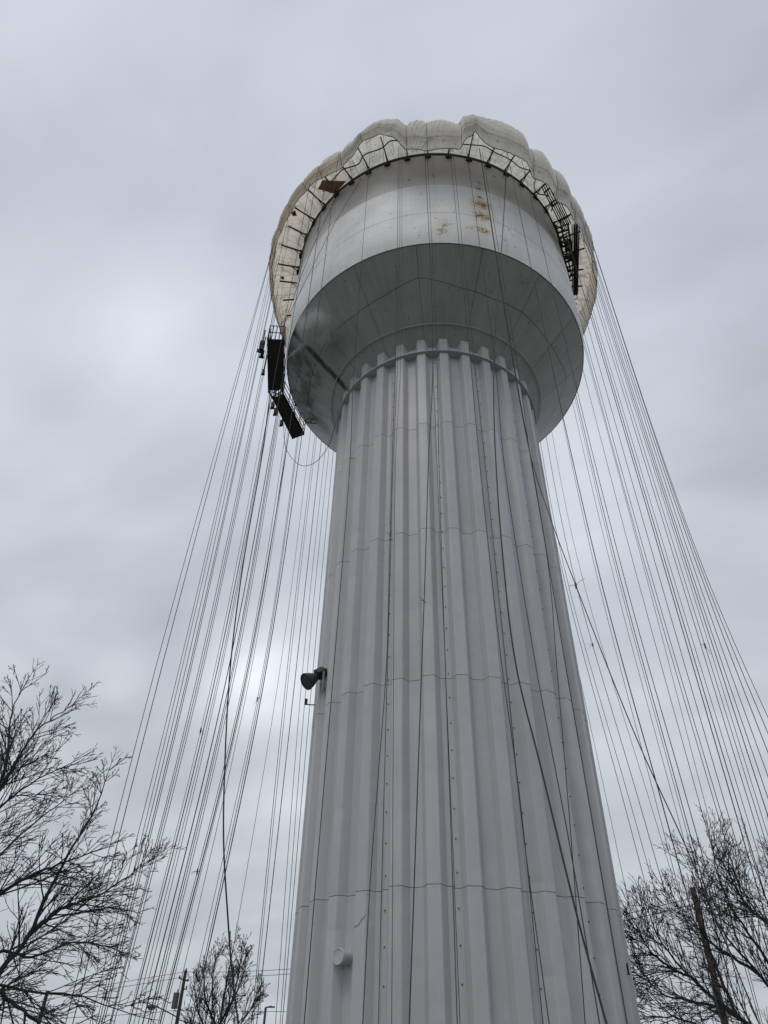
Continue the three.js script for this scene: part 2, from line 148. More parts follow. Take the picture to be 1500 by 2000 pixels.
const mix = (a, b, t) => [a[0] + (b[0] - a[0]) * t, a[1] + (b[1] - a[1]) * t, a[2] + (b[2] - a[2]) * t];

// ---------------------------------------------------------------- ground
{
  const tex = texture(512, 512, (u, v) => { const n = fbm(u * 12, v * 12, 4, 4, 12), f = hash3(u * 512 | 0, v * 512 | 0, 9); return mix([0.345, 0.345, 0.32], [0.415, 0.41, 0.38], clamp(n * 1.4 - 0.2 + (f - 0.5) * 0.35)); });
  tex.repeat.set(300, 300);
  const g = new THREE.PlaneGeometry(2400, 2400, 60, 60).rotateX(-Math.PI / 2);
  tag(part('ground', g, mat({ map: tex, roughness: 1 })), 'pale winter grass and gravel lot around the tower', null, null, 'structure');
}

// ---------------------------------------------------------------- water tower
const COL_OUT = 4.79, COL_IN = 4.52, TANK_R = 7.92, CHINE_R = 7.76, RIM_H = 39.76;
const coneH = (r) => 28.595 + (r - 5.284) * (31.085 - 28.595) / (CHINE_R - 5.284);
const tower = thing('water_tower', 'grey fluted-column water tower with flared white tank at top', 'water tower');

// the fluted column: folded steel panels two flutes wide, in five courses
const colTex = texture(1024, 1024, (u, v) => {
  const a = fbm(u * 6, v * 3, 1, 4, 6), s = fbm(u * 90, v * 4, 2, 2, 90), f = hash3(u * 1024 | 0, v * 1024 | 0, 3), b = fbm(u * 24, v * 24, 6, 3, 24);
  const k = 0.72 + (a - 0.5) * 0.045 + (s - 0.5) * 0.02 + (f - 0.5) * 0.018 + (b - 0.5) * 0.03;
  return [k, k * 1.0, k * 1.012];
});
const colBump = texture(512, 512, (u, v) => { const b = fbm(u * 40, v * 40, 6, 3, 40); return [b, b, b]; }, false);
const colMats = [0, 1, 2].map((k) => mat({ map: colTex, bumpMap: colBump, bumpScale: 0.0015, roughness: 0.46, color: lin(0.965 + 0.02 * k, 0.965 + 0.02 * k, 0.967 + 0.02 * k) }));
const darkSteel = mat({ color: lin(0.012, 0.012, 0.013), roughness: 0.7 });
function fluteProfile() {                       // [angle in degrees, radius] of one flute, 0..12, trough in the middle of both ends
  const c = [[0, COL_IN], [2.2, COL_IN], [3.9, COL_OUT], [8.1, COL_OUT], [9.8, COL_IN], [12, COL_IN]], out = [c[0]];
  for (let i = 1; i < 5; i++) {
    const [p, q, n] = [c[i - 1], c[i], c[i + 1]], f = (a, b) => { const l = Math.hypot((b[0] - a[0]) * 0.081, b[1] - a[1]), t = 0.028 / l; return [a[0] + (b[0] - a[0]) * t, a[1] + (b[1] - a[1]) * t]; };
    const s = f(q, p), e = f(q, n); out.push(s, [(s[0] + 2 * q[0] + e[0]) / 4, (s[1] + 2 * q[1] + e[1]) / 4], e);
  }
  out.push(c[5]); return out;
}
{
  const core = part('fluted_column', new THREE.CylinderGeometry(4.40, 4.40, 27.6, 60, 1, true).translate(0, 13.8, 0), darkSteel, tower);
  const prof = fluteProfile(), two = [...prof, ...prof.slice(1).map(([a, r]) => [a + 12, r])], rnd = mulberry(11);
  const levels = [-0.3, 5.81, 11.5, 17.15, 22.62, 99], gapA = 0.085;
  const offs = levels.map(() => Array.from({ length: 15 }, () => (rnd() - 0.5) * 0.09));
  for (let c = 0; c < 5; c++) for (let s = 0; s < 15; s++) {
    const a0 = s * 24, pts = two.map(([a, r]) => [clamp(a, gapA, 24 - gapA), r]);
    pts.unshift([gapA, COL_IN - 0.05]); pts.push([24 - gapA, COL_IN - 0.05]);
    const lo = c ? levels[c] + offs[c][s] + 0.006 : levels[0], n = pts.length - 1;
    const g = sheet(n, 2, (u, t, i, j) => {
      const [a, r] = pts[i], hi = c < 4 ? levels[c + 1] + offs[c + 1][s] - 0.006 : coneH(r) - 0.004, h = j === 2 ? hi : j === 1 ? hi - (hi - lo) * 0.5 : lo;
      const rr = r + (c < 4 && j === 2 ? -0.004 : 0);
      return [polar(a0 + a, rr, h), (a0 + a) * 0.082 / 6, (h + (s * 7 + c * 3) % 5) / 6];
    });
    part('flute_panel', g, colMats[(s * 2 + c) % 3], core);
  }
  const bolt = new THREE.CylinderGeometry(0.016, 0.022, 0.024, 6).rotateX(Math.PI / 2), list = [];
  for (let s = 0; s < 15; s++) for (let h = 0.6; h < 26.8; h += 0.79) {
    for (const d of [1.05]) { const p = polar(s * 24 + d + (rnd() - 0.5) * 0.05, COL_IN + 0.012, h + (rnd() - 0.5) * 0.04); list.push(bolt.clone().rotateY(R(s * 24 + d)).translate(p.x, p.y, p.z)); }
  }
  tag(part('bolt_rows', merge(list), mat({ color: lin(0.09, 0.09, 0.092), roughness: 0.6 }), tower), null, null, null, 'stuff');
  // stiffener: a flat ring with a down-turned lip, and its gussets
  const L = (pts) => new THREE.LatheGeometry(pts.map(([r, h]) => new THREE.Vector2(r, h)), 150);
  part('stiffener_ring', L([[4.48, 27.185], [4.885, 27.185], [4.895, 27.175], [4.895, 27.12], [4.885, 27.11], [4.48, 27.11]]), colMats[1], tower);
  part('ring_rail', new THREE.TorusGeometry(5.30, 0.022, 8, 160).rotateX(Math.PI / 2).translate(0, 28.53, 0), colMats[2], tower);
  for (const [a, h] of [[-43.5, 26.65], [58, 26.7]]) {
    const q = new THREE.Quaternion().setFromAxisAngle(V(0, 1, 0), R(a));
    part('junction_box', merge([box(0.16, 0.3, 0.14, polar(a, 4.62, h), q), box(0.05, 0.5, 0.05, polar(a + 0.8, 4.56, h - 0.35), q)]), colMats[0], tower);
  }
  // capped vent pipe low on the column, and a small cable hook
  const v = V(...FITTINGS.vent).multiply(V(0.955, 1, 0.955)), a = Math.atan2(v.x, v.z), q = new THREE.Quaternion().setFromAxisAngle(V(0, 1, 0), a);
  const pipe = part('vent_pipe', new THREE.CylinderGeometry(0.15, 0.15, 0.55, 28).rotateX(Math.PI / 2).applyQuaternion(q).translate(v.x, v.y, v.z), colMats[1], tower);
  const f = v.clone().add(V(Math.sin(a), 0, Math.cos(a)).multiplyScalar(0.3));
  part('vent_cap', new THREE.LatheGeometry([[0.135, -0.03], [0.185, -0.03], [0.19, -0.02], [0.19, 0.05], [0.18, 0.062], [0.155, 0.062], [0.15, 0.05], [0, 0.05]].map((p) => new THREE.Vector2(...p)), 36).rotateX(Math.PI / 2).applyQuaternion(q).translate(f.x, f.y, f.z), colMats[0], pipe);
  const crack = [[-32.0, 4.99], [-31.4, 5.01], [-30.6, 5.03], [-29.8, 5.08], [-29.2, 5.16], [-28.5, 5.18], [-27.9, 5.24]].map(([a, h]) => polar(a, COL_OUT - 0.002 + 0.003 * Math.sin(a * 9), h));
  part('paint_crack', tube(crack, 0.006, 0.005, 5), mat({ color: lin(0.10, 0.095, 0.06), roughness: 0.9 }), tower);
  const k = polar(63.8, 4.86, 4.42), kq = new THREE.Quaternion().setFromAxisAngle(V(0, 1, 0), R(63.8));
  part('hook_plate', merge([box(0.02, 0.24, 0.045, k, kq), box(0.05, 0.025, 0.07, k.clone().add(V(0, -0.12, 0)), kq)]), darkSteel, tower);
}
// the cone under the tank: sixteen sectors of plate in two rows
{
  const tex = texture(2048, 256, (u, v) => {
    const az = u * 360 - 180, r = 4.4 + v * 3.5, n = fbm(u * 60, v * 5, 1, 4, 60), st = fbm(u * 420, v * 2.2, 2, 3, 420), f = hash3(u * 2048 | 0, v * 256 | 0, 5), bl = fbm(u * 28, v * 3, 7, 3, 28);
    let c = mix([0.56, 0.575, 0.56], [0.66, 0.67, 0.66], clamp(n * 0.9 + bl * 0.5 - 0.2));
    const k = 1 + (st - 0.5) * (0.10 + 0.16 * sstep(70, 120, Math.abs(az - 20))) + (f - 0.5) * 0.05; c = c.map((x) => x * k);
    // wet and sooty where the washing goes on: a dark radial band and a mottled patch beside it
    const band = Math.exp(-((((az + 62.6 + (fbm(3, v * 9, 4, 3) - 0.5) * 1.2) * r / 6) / 1.45) ** 2)) * sstep(4.5, 5.0, r);
    c = mix(c, [0.10, 0.10, 0.095], clamp(band * 1.3 - 0.12 + (n - 0.5) * 0.5 * band) * 0.92);
    const patch = sstep(-112, -104, az) * (1 - sstep(-70, -64, az)) * sstep(5.9, 6.5, r + (bl - 0.5) * 1.6);
    c = mix(c, [0.27, 0.275, 0.27], patch * clamp(0.35 + (fbm(u * 120, v * 9, 8, 4, 120) - 0.42) * 3.2) * 0.85);
    const smear = sstep(-112, -108, az) * (1 - sstep(-100, -97, az)) * sstep(5.5, 6.1, r);
    c = mix(c, [0.2, 0.2, 0.19], smear * clamp(0.2 + (fbm(u * 200, v * 6, 9, 4, 200) - 0.45) * 4) * 0.6);
    const sp = fbm(u * 240, v * 20, 12, 3, 240); if (sp > 0.79) c = mix(c, [0.3, 0.31, 0.3], clamp((sp - 0.79) * 6));
    return c;
  });
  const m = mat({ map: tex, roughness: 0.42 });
  const back = part('cone_bottom', new THREE.LatheGeometry([[4.3, coneH(4.3) + 0.05], [CHINE_R - 0.05, 31.085 + 0.0]].map((p) => new THREE.Vector2(...p)), 160), darkSteel, tower);
  const seam = (az) => { let d = ((az + 4) % 90 + 90) % 90; d = Math.min(d, 90 - d); return d < 15 ? 6.74 - 0.31 * d / 15 : d < 30 ? 6.43 - 0.11 * (d - 15) / 15 : 6.32 + 0.06 * (d - 30) / 15; };
  const g0 = 0.07;
  for (let s = 0; s < 16; s++) for (let row = 0; row < 2; row++) {
    const a0 = -4 + s * 22.5 + g0, a1 = -4 + (s + 1) * 22.5 - g0;
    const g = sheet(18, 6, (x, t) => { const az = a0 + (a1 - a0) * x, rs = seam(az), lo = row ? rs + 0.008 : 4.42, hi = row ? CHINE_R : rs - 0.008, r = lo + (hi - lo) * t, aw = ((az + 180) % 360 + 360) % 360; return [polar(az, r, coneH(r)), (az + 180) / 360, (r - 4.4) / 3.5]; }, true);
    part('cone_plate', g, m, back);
  }
}
// the tank wall: three courses of plate
const rustSpots = [[19.9, 37.2, 0.28, 0.5], [19.6, 36.5, 0.34, 0.6], [19.4, 35.6, 0.3, 0.8], [19.3, 34.9, 0.75, 1.0], [20.4, 34.8, 0.4, 0.9], [17.6, 34.9, 0.35, 0.6], [19.2, 33.75, 0.65, 1.0], [20.4, 33.7, 0.3, 0.7], [18.2, 32.45, 0.5, 0.75], [19.6, 32.3, 0.35, 0.55], [14.5, 32.4, 0.4, 0.35], [6.0, 32.5, 0.55, 0.35], [4.9, 31.9, 0.5, 0.28], [57, 37.3, 0.8, 0.6], [58.5, 36.2, 0.6, 0.5], [60, 35, 0.6, 0.4], [-49, 38, 0.35, 0.5], [-6, 37.2, 0.2, 0.5], [3, 37.4, 0.25, 0.4], [27, 38.6, 0.3, 0.3]];
{
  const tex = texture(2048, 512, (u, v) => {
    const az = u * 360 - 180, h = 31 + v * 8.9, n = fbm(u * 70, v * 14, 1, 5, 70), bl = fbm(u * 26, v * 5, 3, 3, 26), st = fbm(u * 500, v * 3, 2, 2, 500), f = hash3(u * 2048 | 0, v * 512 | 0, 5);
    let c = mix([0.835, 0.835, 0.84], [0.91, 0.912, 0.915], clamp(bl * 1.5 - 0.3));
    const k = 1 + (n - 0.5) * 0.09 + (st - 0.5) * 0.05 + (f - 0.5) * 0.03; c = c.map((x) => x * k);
    if (h > 36.41) c = mix(c, [0.66, 0.645, 0.625], 0.62 + 0.5 * (bl - 0.5));                   // top course: its own greyer tone, plus canopy shade put into the colour
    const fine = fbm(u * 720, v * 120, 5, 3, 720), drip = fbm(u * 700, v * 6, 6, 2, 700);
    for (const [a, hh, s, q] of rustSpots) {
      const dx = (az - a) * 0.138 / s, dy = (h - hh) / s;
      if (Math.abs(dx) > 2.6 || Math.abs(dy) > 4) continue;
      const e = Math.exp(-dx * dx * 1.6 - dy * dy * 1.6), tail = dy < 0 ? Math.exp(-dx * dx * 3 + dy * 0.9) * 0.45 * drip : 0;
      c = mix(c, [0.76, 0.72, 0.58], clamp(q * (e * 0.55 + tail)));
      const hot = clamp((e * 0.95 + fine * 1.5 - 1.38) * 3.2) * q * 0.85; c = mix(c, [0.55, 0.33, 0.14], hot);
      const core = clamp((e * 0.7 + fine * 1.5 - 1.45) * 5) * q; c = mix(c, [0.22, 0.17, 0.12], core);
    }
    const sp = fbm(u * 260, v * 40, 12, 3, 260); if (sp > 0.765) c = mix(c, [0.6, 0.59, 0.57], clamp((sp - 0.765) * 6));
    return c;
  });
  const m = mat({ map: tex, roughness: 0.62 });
  const wallR = (h) => (h < 32.3 ? TANK_R - (TANK_R - CHINE_R) * ((32.3 - h) / 1.215) ** 2 : TANK_R);
  const back = part('tank_wall', new THREE.CylinderGeometry(TANK_R - 0.03, TANK_R - 0.2, 8.6, 160, 1, true).translate(0, 35.42, 0), darkSteel, tower);
  const lv = [31.085, 33.567, 36.41, RIM_H - 0.04], g0 = 0.03;
  for (let c = 0; c < 3; c++) for (let s = 0; s < 10; s++) {
    const a0 = -8.9 + s * 36 + (c === 2 ? 12 : 0), lo = lv[c] + (c ? 0.006 : 0.004), hi = lv[c + 1] - 0.006;
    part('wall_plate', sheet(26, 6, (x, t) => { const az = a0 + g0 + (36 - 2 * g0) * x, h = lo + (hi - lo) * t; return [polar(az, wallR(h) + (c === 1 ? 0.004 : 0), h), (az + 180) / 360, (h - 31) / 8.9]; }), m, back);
  }
  const L = (pts) => new THREE.LatheGeometry(pts.map(([r, h]) => new THREE.Vector2(r, h)), 160);
  part('chine_edge', L([[CHINE_R - 0.05, 31.07], [CHINE_R - 0.01, 31.055], [CHINE_R + 0.012, 31.065], [CHINE_R + 0.012, 31.095], [CHINE_R - 0.02, 31.1]]), mat({ color: lin(0.16, 0.16, 0.155), roughness: 0.6 }), tower);
  part('rim_angle', L([[TANK_R - 0.02, RIM_H - 0.03], [TANK_R + 0.07, RIM_H - 0.03], [TANK_R + 0.075, RIM_H - 0.02], [TANK_R + 0.075, RIM_H + 0.1], [TANK_R - 0.02, RIM_H + 0.1]]), mat({ color: lin(0.07, 0.07, 0.068), roughness: 0.7 }), tower);
  part('tank_roof', L([[TANK_R, RIM_H + 0.05], [7.2, RIM_H + 0.42], [5.5, RIM_H + 0.95], [3, RIM_H + 1.4], [0.01, RIM_H + 1.55]]), mat({ color: lin(0.55, 0.55, 0.54), roughness: 0.6 }), tower);
}

// ---------------------------------------------------------------- containment tarp
const interp = (tab, x) => { if (x <= tab[0][0]) return tab[0][1]; for (let i = 1; i < tab.length; i++) if (x <= tab[i][0]) { const [a, b] = [tab[i - 1], tab[i]]; return a[1] + (b[1] - a[1]) * sm((x - a[0]) / (b[0] - a[0])); } return tab[tab.length - 1][1]; };
const EDGE = [[-180, 9.7], [-110, 9.8], [-90, 9.78], [-75, 9.74], [-54, 9.66], [-41.5, 9.60], [-30, 9.50], [-23, 9.55], [-19, 9.76], [-13, 9.88], [-8, 9.80], [-5.2, 9.46], [0.6, 9.45], [7, 9.42], [10.8, 9.46], [12.2, 9.83], [20.5, 9.92], [31, 9.88], [35.5, 9.58], [40, 9.68], [46, 9.55], [51, 9.56], [60, 9.48], [66, 9.52], [76, 9.64], [86, 9.80], [100, 9.85], [180, 9.7]];
const HEM = [[-180, 37.6], [-120, 37.6], [-108, 38.0], [-95, 38.7], [-85, 39.2], [-70, 39.45], [-55, 39.5], [-45, 39.5], [-40, 39.3], [-33, 38.7], [-28, 38.4], [-24, 38.7], [-19.5, 39.6], [-14, 39.25], [-10, 38.6], [-6, 37.6], [1.5, 37.2], [7, 37.4], [11, 37.45], [14, 38.3], [15.8, 38.95], [17.3, 38.0], [19, 37.4], [23, 37.15], [30, 37.3], [37, 37.0], [43, 36.5], [49, 36.8], [56, 37.0], [62, 37.3], [70, 37.6], [80, 37.7], [95, 37.9], [108, 37.7], [120, 37.5], [180, 37.6]];
const CREASE = [-178, -160, -142, -126, -113, -101, -91, -80.5, -71, -62, -53, -44, -36, -27.5, -19.6, -5.2, 1, 11.4, 35.8, 46, 57, 66, 76, 86, 95, 105, 118, 134, 150, 166, 182];
{
  const tarp = thing('containment_tarp', 'bunched off-white tarpaulin shroud hung around the tank rim on outriggers', 'tarpaulin');
  const tex = texture(1024, 1024, (u, v) => {
    const n = fbm(u * 8, v * 8, 1, 5, 8), b = fbm(u * 30, v * 12, 2, 4, 30), w = Math.abs(Math.sin(u * 1024 * Math.PI / 5)) * 0.5 + Math.abs(Math.sin(v * 1024 * Math.PI / 5)) * 0.5, f = hash3(u * 1024 | 0, v * 1024 | 0, 2), s = fbm(u * 5, v * 40, 6, 3, 5);
    let c = mix([0.925, 0.905, 0.87], [0.985, 0.975, 0.95], clamp(n * 1.6 - 0.3)).map((x) => x * (0.975 + 0.03 * w + (f - 0.5) * 0.04 + (b - 0.5) * 0.06));
    c = mix(c, [0.60, 0.53, 0.42], clamp((b - 0.58) * 2.6) * clamp((n - 0.45) * 4));
    c = mix(c, [0.55, 0.54, 0.50], clamp((s - 0.55) * 3) * 0.45);
    const sp = fbm(u * 40, v * 40, 11, 3, 40); if (sp > 0.80) c = mix(c, [0.32, 0.28, 0.22], clamp((sp - 0.80) * 10));
    return c;
  });
  const bump = texture(512, 512, (u, v) => { const a = fbm(u * 10, v * 10, 3, 4, 10), b = 1 - Math.abs(2 * fbm(u * 7, v * 16, 5, 3, 7) - 1); const k = 0.5 * a + 0.5 * b; return [k, k, k]; }, false);
  const tone = [[0.985, 0.985, 0.97], [0.96, 0.965, 0.955], [0.99, 0.945, 0.885], [0.97, 0.915, 0.85]];
  const mats = tone.map((c) => new THREE.MeshPhysicalMaterial({ map: tex, bumpMap: bump, bumpScale: 0.014, color: lin(...c), roughness: 0.95, transmission: 0.58, thickness: 0, side: THREE.DoubleSide }));
  const cord = mat({ color: lin(0.06, 0.055, 0.05), roughness: 0.9 });
  const folds = (az, t) => { const q = az * 0.55 + 3.5 * (noise3(az * 0.16, t * 3, 31) - 0.5) + t * 1.5; return 0.03 * (1 - 2 * Math.abs(q - Math.floor(q) - 0.5)) ** 2 * (0.3 + 0.9 * noise3(az * 0.3, t * 2, 41)); };
  const lumps = (az, t) => folds(az, t) + 0.08 * (noise3(az * 0.2, t * 2.2, 3) - 0.5) + 0.015 * (noise3(az * 0.6, t * 6, 9) - 0.5);
  const point = (az, t, k) => {                 // t: 0 rim .. 0.42 edge .. 1 hem ; k: 0..1 across the panel
    const e = interp(EDGE, az), hem = interp(HEM, az), puff = Math.sin(Math.PI * k) ** 0.6;
    if (t < 0.42) {
      const s = t / 0.42, up = 0.14 + 0.62 * Math.sin(Math.PI * s * 0.92) * (0.5 + 0.5 * puff);
      return polar(az, TANK_R + 0.02 + (e - 0.12 - TANK_R) * s, RIM_H + 0.14 + up * sm(Math.min(1, s * 3)) + 2.2 * lumps(az, t) * sm(Math.min(1, s * 4)));
    }
    const s = (t - 0.42) / 0.58, drop = Math.max(0.35, RIM_H + 0.45 - hem), curl = Math.sin(Math.PI * Math.min(1, s * 1.25));
    const h = RIM_H + 0.45 + 0.3 * puff * (1 - s) ** 2 * Math.sin(Math.PI * Math.min(1, s * 2 + 0.35)) - drop * s;
    return polar(az, e - 0.12 + 0.16 * curl + 0.10 * (puff - 0.5) * (1 - 0.5 * s) - 0.16 * s * s + 1.6 * lumps(az, t), h + 0.5 * lumps(az + 50, t));
  };
  const hemPts = [], line = [];
  for (let i = 0; i < CREASE.length - 1; i++) {
    const a0 = CREASE[i], a1 = CREASE[i + 1], n = Math.max(8, Math.round((a1 - a0) * 3)), f = (x, t) => point(a0 + (a1 - a0) * x, t, x);
    const panel = part('tarp_panel', sheet(n, 34, (x, t) => { const az = a0 + (a1 - a0) * x; return [f(x, t), az * 0.16 / 4 + i * 0.37, t * 4.2 / 4]; }, true), mats[a0 < -28 || a0 > 74 ? 2 + i % 2 : i % 2], tarp);
    const hp = [], l2 = []; for (let k = 0; k <= n; k++) { hp.push(f(k / n, 1)); l2.push(f(k / n, 0.80).multiply(V(1.0015, 1, 1.0015))); }
    part('hem_rope', tube(hp, 0.018, 0.018, 5), cord, panel);
    part('stitched_seam', tube(l2, 0.007, 0.007, 4), mat({ color: lin(0.16, 0.155, 0.145) }), panel);
    const cr = []; for (let k = 0; k <= 14; k++) cr.push(f(0, 0.42 + 0.58 * k / 14).multiply(V(1.001, 1, 1.001)));
    part('joint_lacing', tube(cr, 0.012, 0.012, 4), cord, panel);
  }
  // tie cords under the canopy
  const rnd = mulberry(77);
  for (let k = 0; k < 70; k++) {
    const az = -112 + 224 * (k + rnd()) / 70, a = polar(az, TANK_R + 0.1, RIM_H + 0.02 + 0.2 * rnd()), b = point(az + (rnd() - 0.5) * 9, 0.25 + 0.5 * rnd(), 0.5).multiply(V(0.995, 1, 0.995));
    const m = a.clone().lerp(b, 0.5).add(V(0, -0.12 * rnd(), 0));
    part('tie_cord', tube(smooth([a, m, b], 6), 0.0065, 0.0065, 4), cord, tarp);
  }
  {                                               // a brown doubled flap stretched between two brackets on the left
    const A = polar(-41.5, 8.85, RIM_H - 0.08), B = polar(-38, 9.0, RIM_H - 0.06), C = polar(-31.5, 8.15, RIM_H - 0.1), D = polar(-38.2, 8.02, RIM_H - 0.12);
    const g = sheet(10, 8, (x, t) => [A.clone().lerp(B, x).lerp(D.clone().lerp(C, x), t).add(V(0, -0.1 * Math.sin(Math.PI * x) * Math.sin(Math.PI * t) + 0.02 * Math.sin(9 * x + 4 * t), 0)), x, t]);
    part('folded_flap', g, new THREE.MeshPhysicalMaterial({ map: tex, color: lin(0.20, 0.14, 0.105), roughness: 0.95, transmission: 0.4, thickness: 0, side: THREE.DoubleSide }), tarp).userData.label = 'brown doubled tarp flap';
  }
  for (const [az, r, s] of [[-57, 9.05, 0.2], [-51.5, 9.35, 0.14], [-84, 9.1, 0.13]]) {
    const sh = new THREE.Shape(), n = 11; for (let k = 0; k < n; k++) { const a = k / n * 6.283, q = s * (0.55 + 0.6 * rnd()); if (k) sh.lineTo(q * Math.cos(a), q * Math.sin(a)); else sh.moveTo(q, 0); }
    const p = point(az, 0.42 * (r - TANK_R) / (interp(EDGE, az) - 0.12 - TANK_R), 0.5);
    part('patch', new THREE.ExtrudeGeometry(sh, { depth: 0.01, bevelEnabled: false }).rotateX(Math.PI / 2).rotateY(R(az)).translate(p.x, p.y - 0.05, p.z), mat({ color: lin(0.06, 0.04, 0.03), roughness: 1 }), tarp);
  }
}

// ---------------------------------------------------------------- outrigger brackets clamped to the rim
const black = mat({ color: lin(0.014, 0.0135, 0.014), roughness: 0.65 });
const blackGloss = mat({ color: lin(0.018, 0.018, 0.019), roughness: 0.4 });
const rusty = mat({ color: lin(0.035, 0.026, 0.02), roughness: 0.85 });
{
  const rnd = mulberry(31), step = 7.68;
  const ORD = ['', 'first', 'second', 'third', 'fourth', 'fifth', 'sixth', 'seventh', 'eighth', 'ninth', 'tenth', 'eleventh', 'twelfth', 'thirteenth'];
  for (let k = -13; k <= 13; k++) {
    const az = 1.3 + k * step, o = thing('outrigger_bracket', k === 0 ? 'dark steel outrigger bracket at the middle of the tank rim' : `${ORD[Math.abs(k)]} dark outrigger bracket on the tank rim ${k < 0 ? 'left' : 'right'} of the middle one`, 'bracket', 'outrigger brackets around the tank rim');
    const tip = 9.22 + 0.14 * (rnd() - 0.5), h = RIM_H + 0.02, da = (rnd() - 0.5) * 0.9, dh = (rnd() - 0.5) * 0.12;
    part('arm', bar(polar(az, 7.85, h), polar(az + da, tip, h + dh + 0.06), 0.055, 0.08), rusty, o);
    part('brace', bar(polar(az, 8.0, h - 0.42), polar(az + da * 0.4, 8.45, h + 0.0), 0.035, 0.035), rusty, o);
    part('post', bar(polar(az, 8.04, h - 0.5), polar(az, 8.04, h + 0.14), 0.06, 0.06), rusty, o);
    const f = polar(az, 8.03, h - 0.52), q = new THREE.Quaternion().setFromAxisAngle(V(0, 1, 0), R(az));
    part('clamp_foot', merge([box(0.34, 0.035, 0.12, f, q), box(0.07, 0.12, 0.16, f.clone().add(V(0, 0.06, 0)), q)]), black, o);
  }
}
// cables slung along the brackets
{
  const c1 = [[-41, 8.55, -0.02], [-33, 8.65, 0.03], [-30.5, 8.7, 0.05], [-24, 8.55, -0.1], [-21.5, 8.75, 0.05], [-14.5, 8.72, 0.06], [-11, 8.95, 0.0], [-6.5, 8.72, 0.05], [-2, 8.6, -0.05]].map(([a, r, d]) => polar(a, r, RIM_H + d));
  tag(part('slung_pipe', tube(smooth(c1, 40), 0.032, 0.032, 6), black), 'bent dark pipe slung along brackets left of centre under tarp', 'pipe');
  const c2 = [[7, 8.58, 0.1], [9.4, 8.62, 0.08], [14, 8.55, 0.06], [17, 8.6, 0.07], [21, 8.7, 0.05], [25, 8.62, 0], [32, 8.6, 0.04], [36, 8.55, 0], [39.6, 8.7, 0.05]].map(([a, r, d]) => polar(a, r, RIM_H + d));
  tag(part('slung_pipe', tube(smooth(c2, 40), 0.028, 0.028, 6), black), 'straight dark pipe along brackets right of centre under tarp', 'pipe');
  const c3 = [[40, 8.75, 0.06], [43, 8.6, -0.1], [44.5, 8.3, -0.25], [48, 8.2, -0.15], [51, 8.5, -0.2], [54, 8.45, -0.4], [56, 8.25, -0.5]].map(([a, r, d]) => polar(a, r, RIM_H + d));
  tag(part('drooping_hose', tube(smooth(c3, 40), 0.03, 0.03, 6), black), 'black hose drooping between brackets above the pole bundle', 'hose');
}

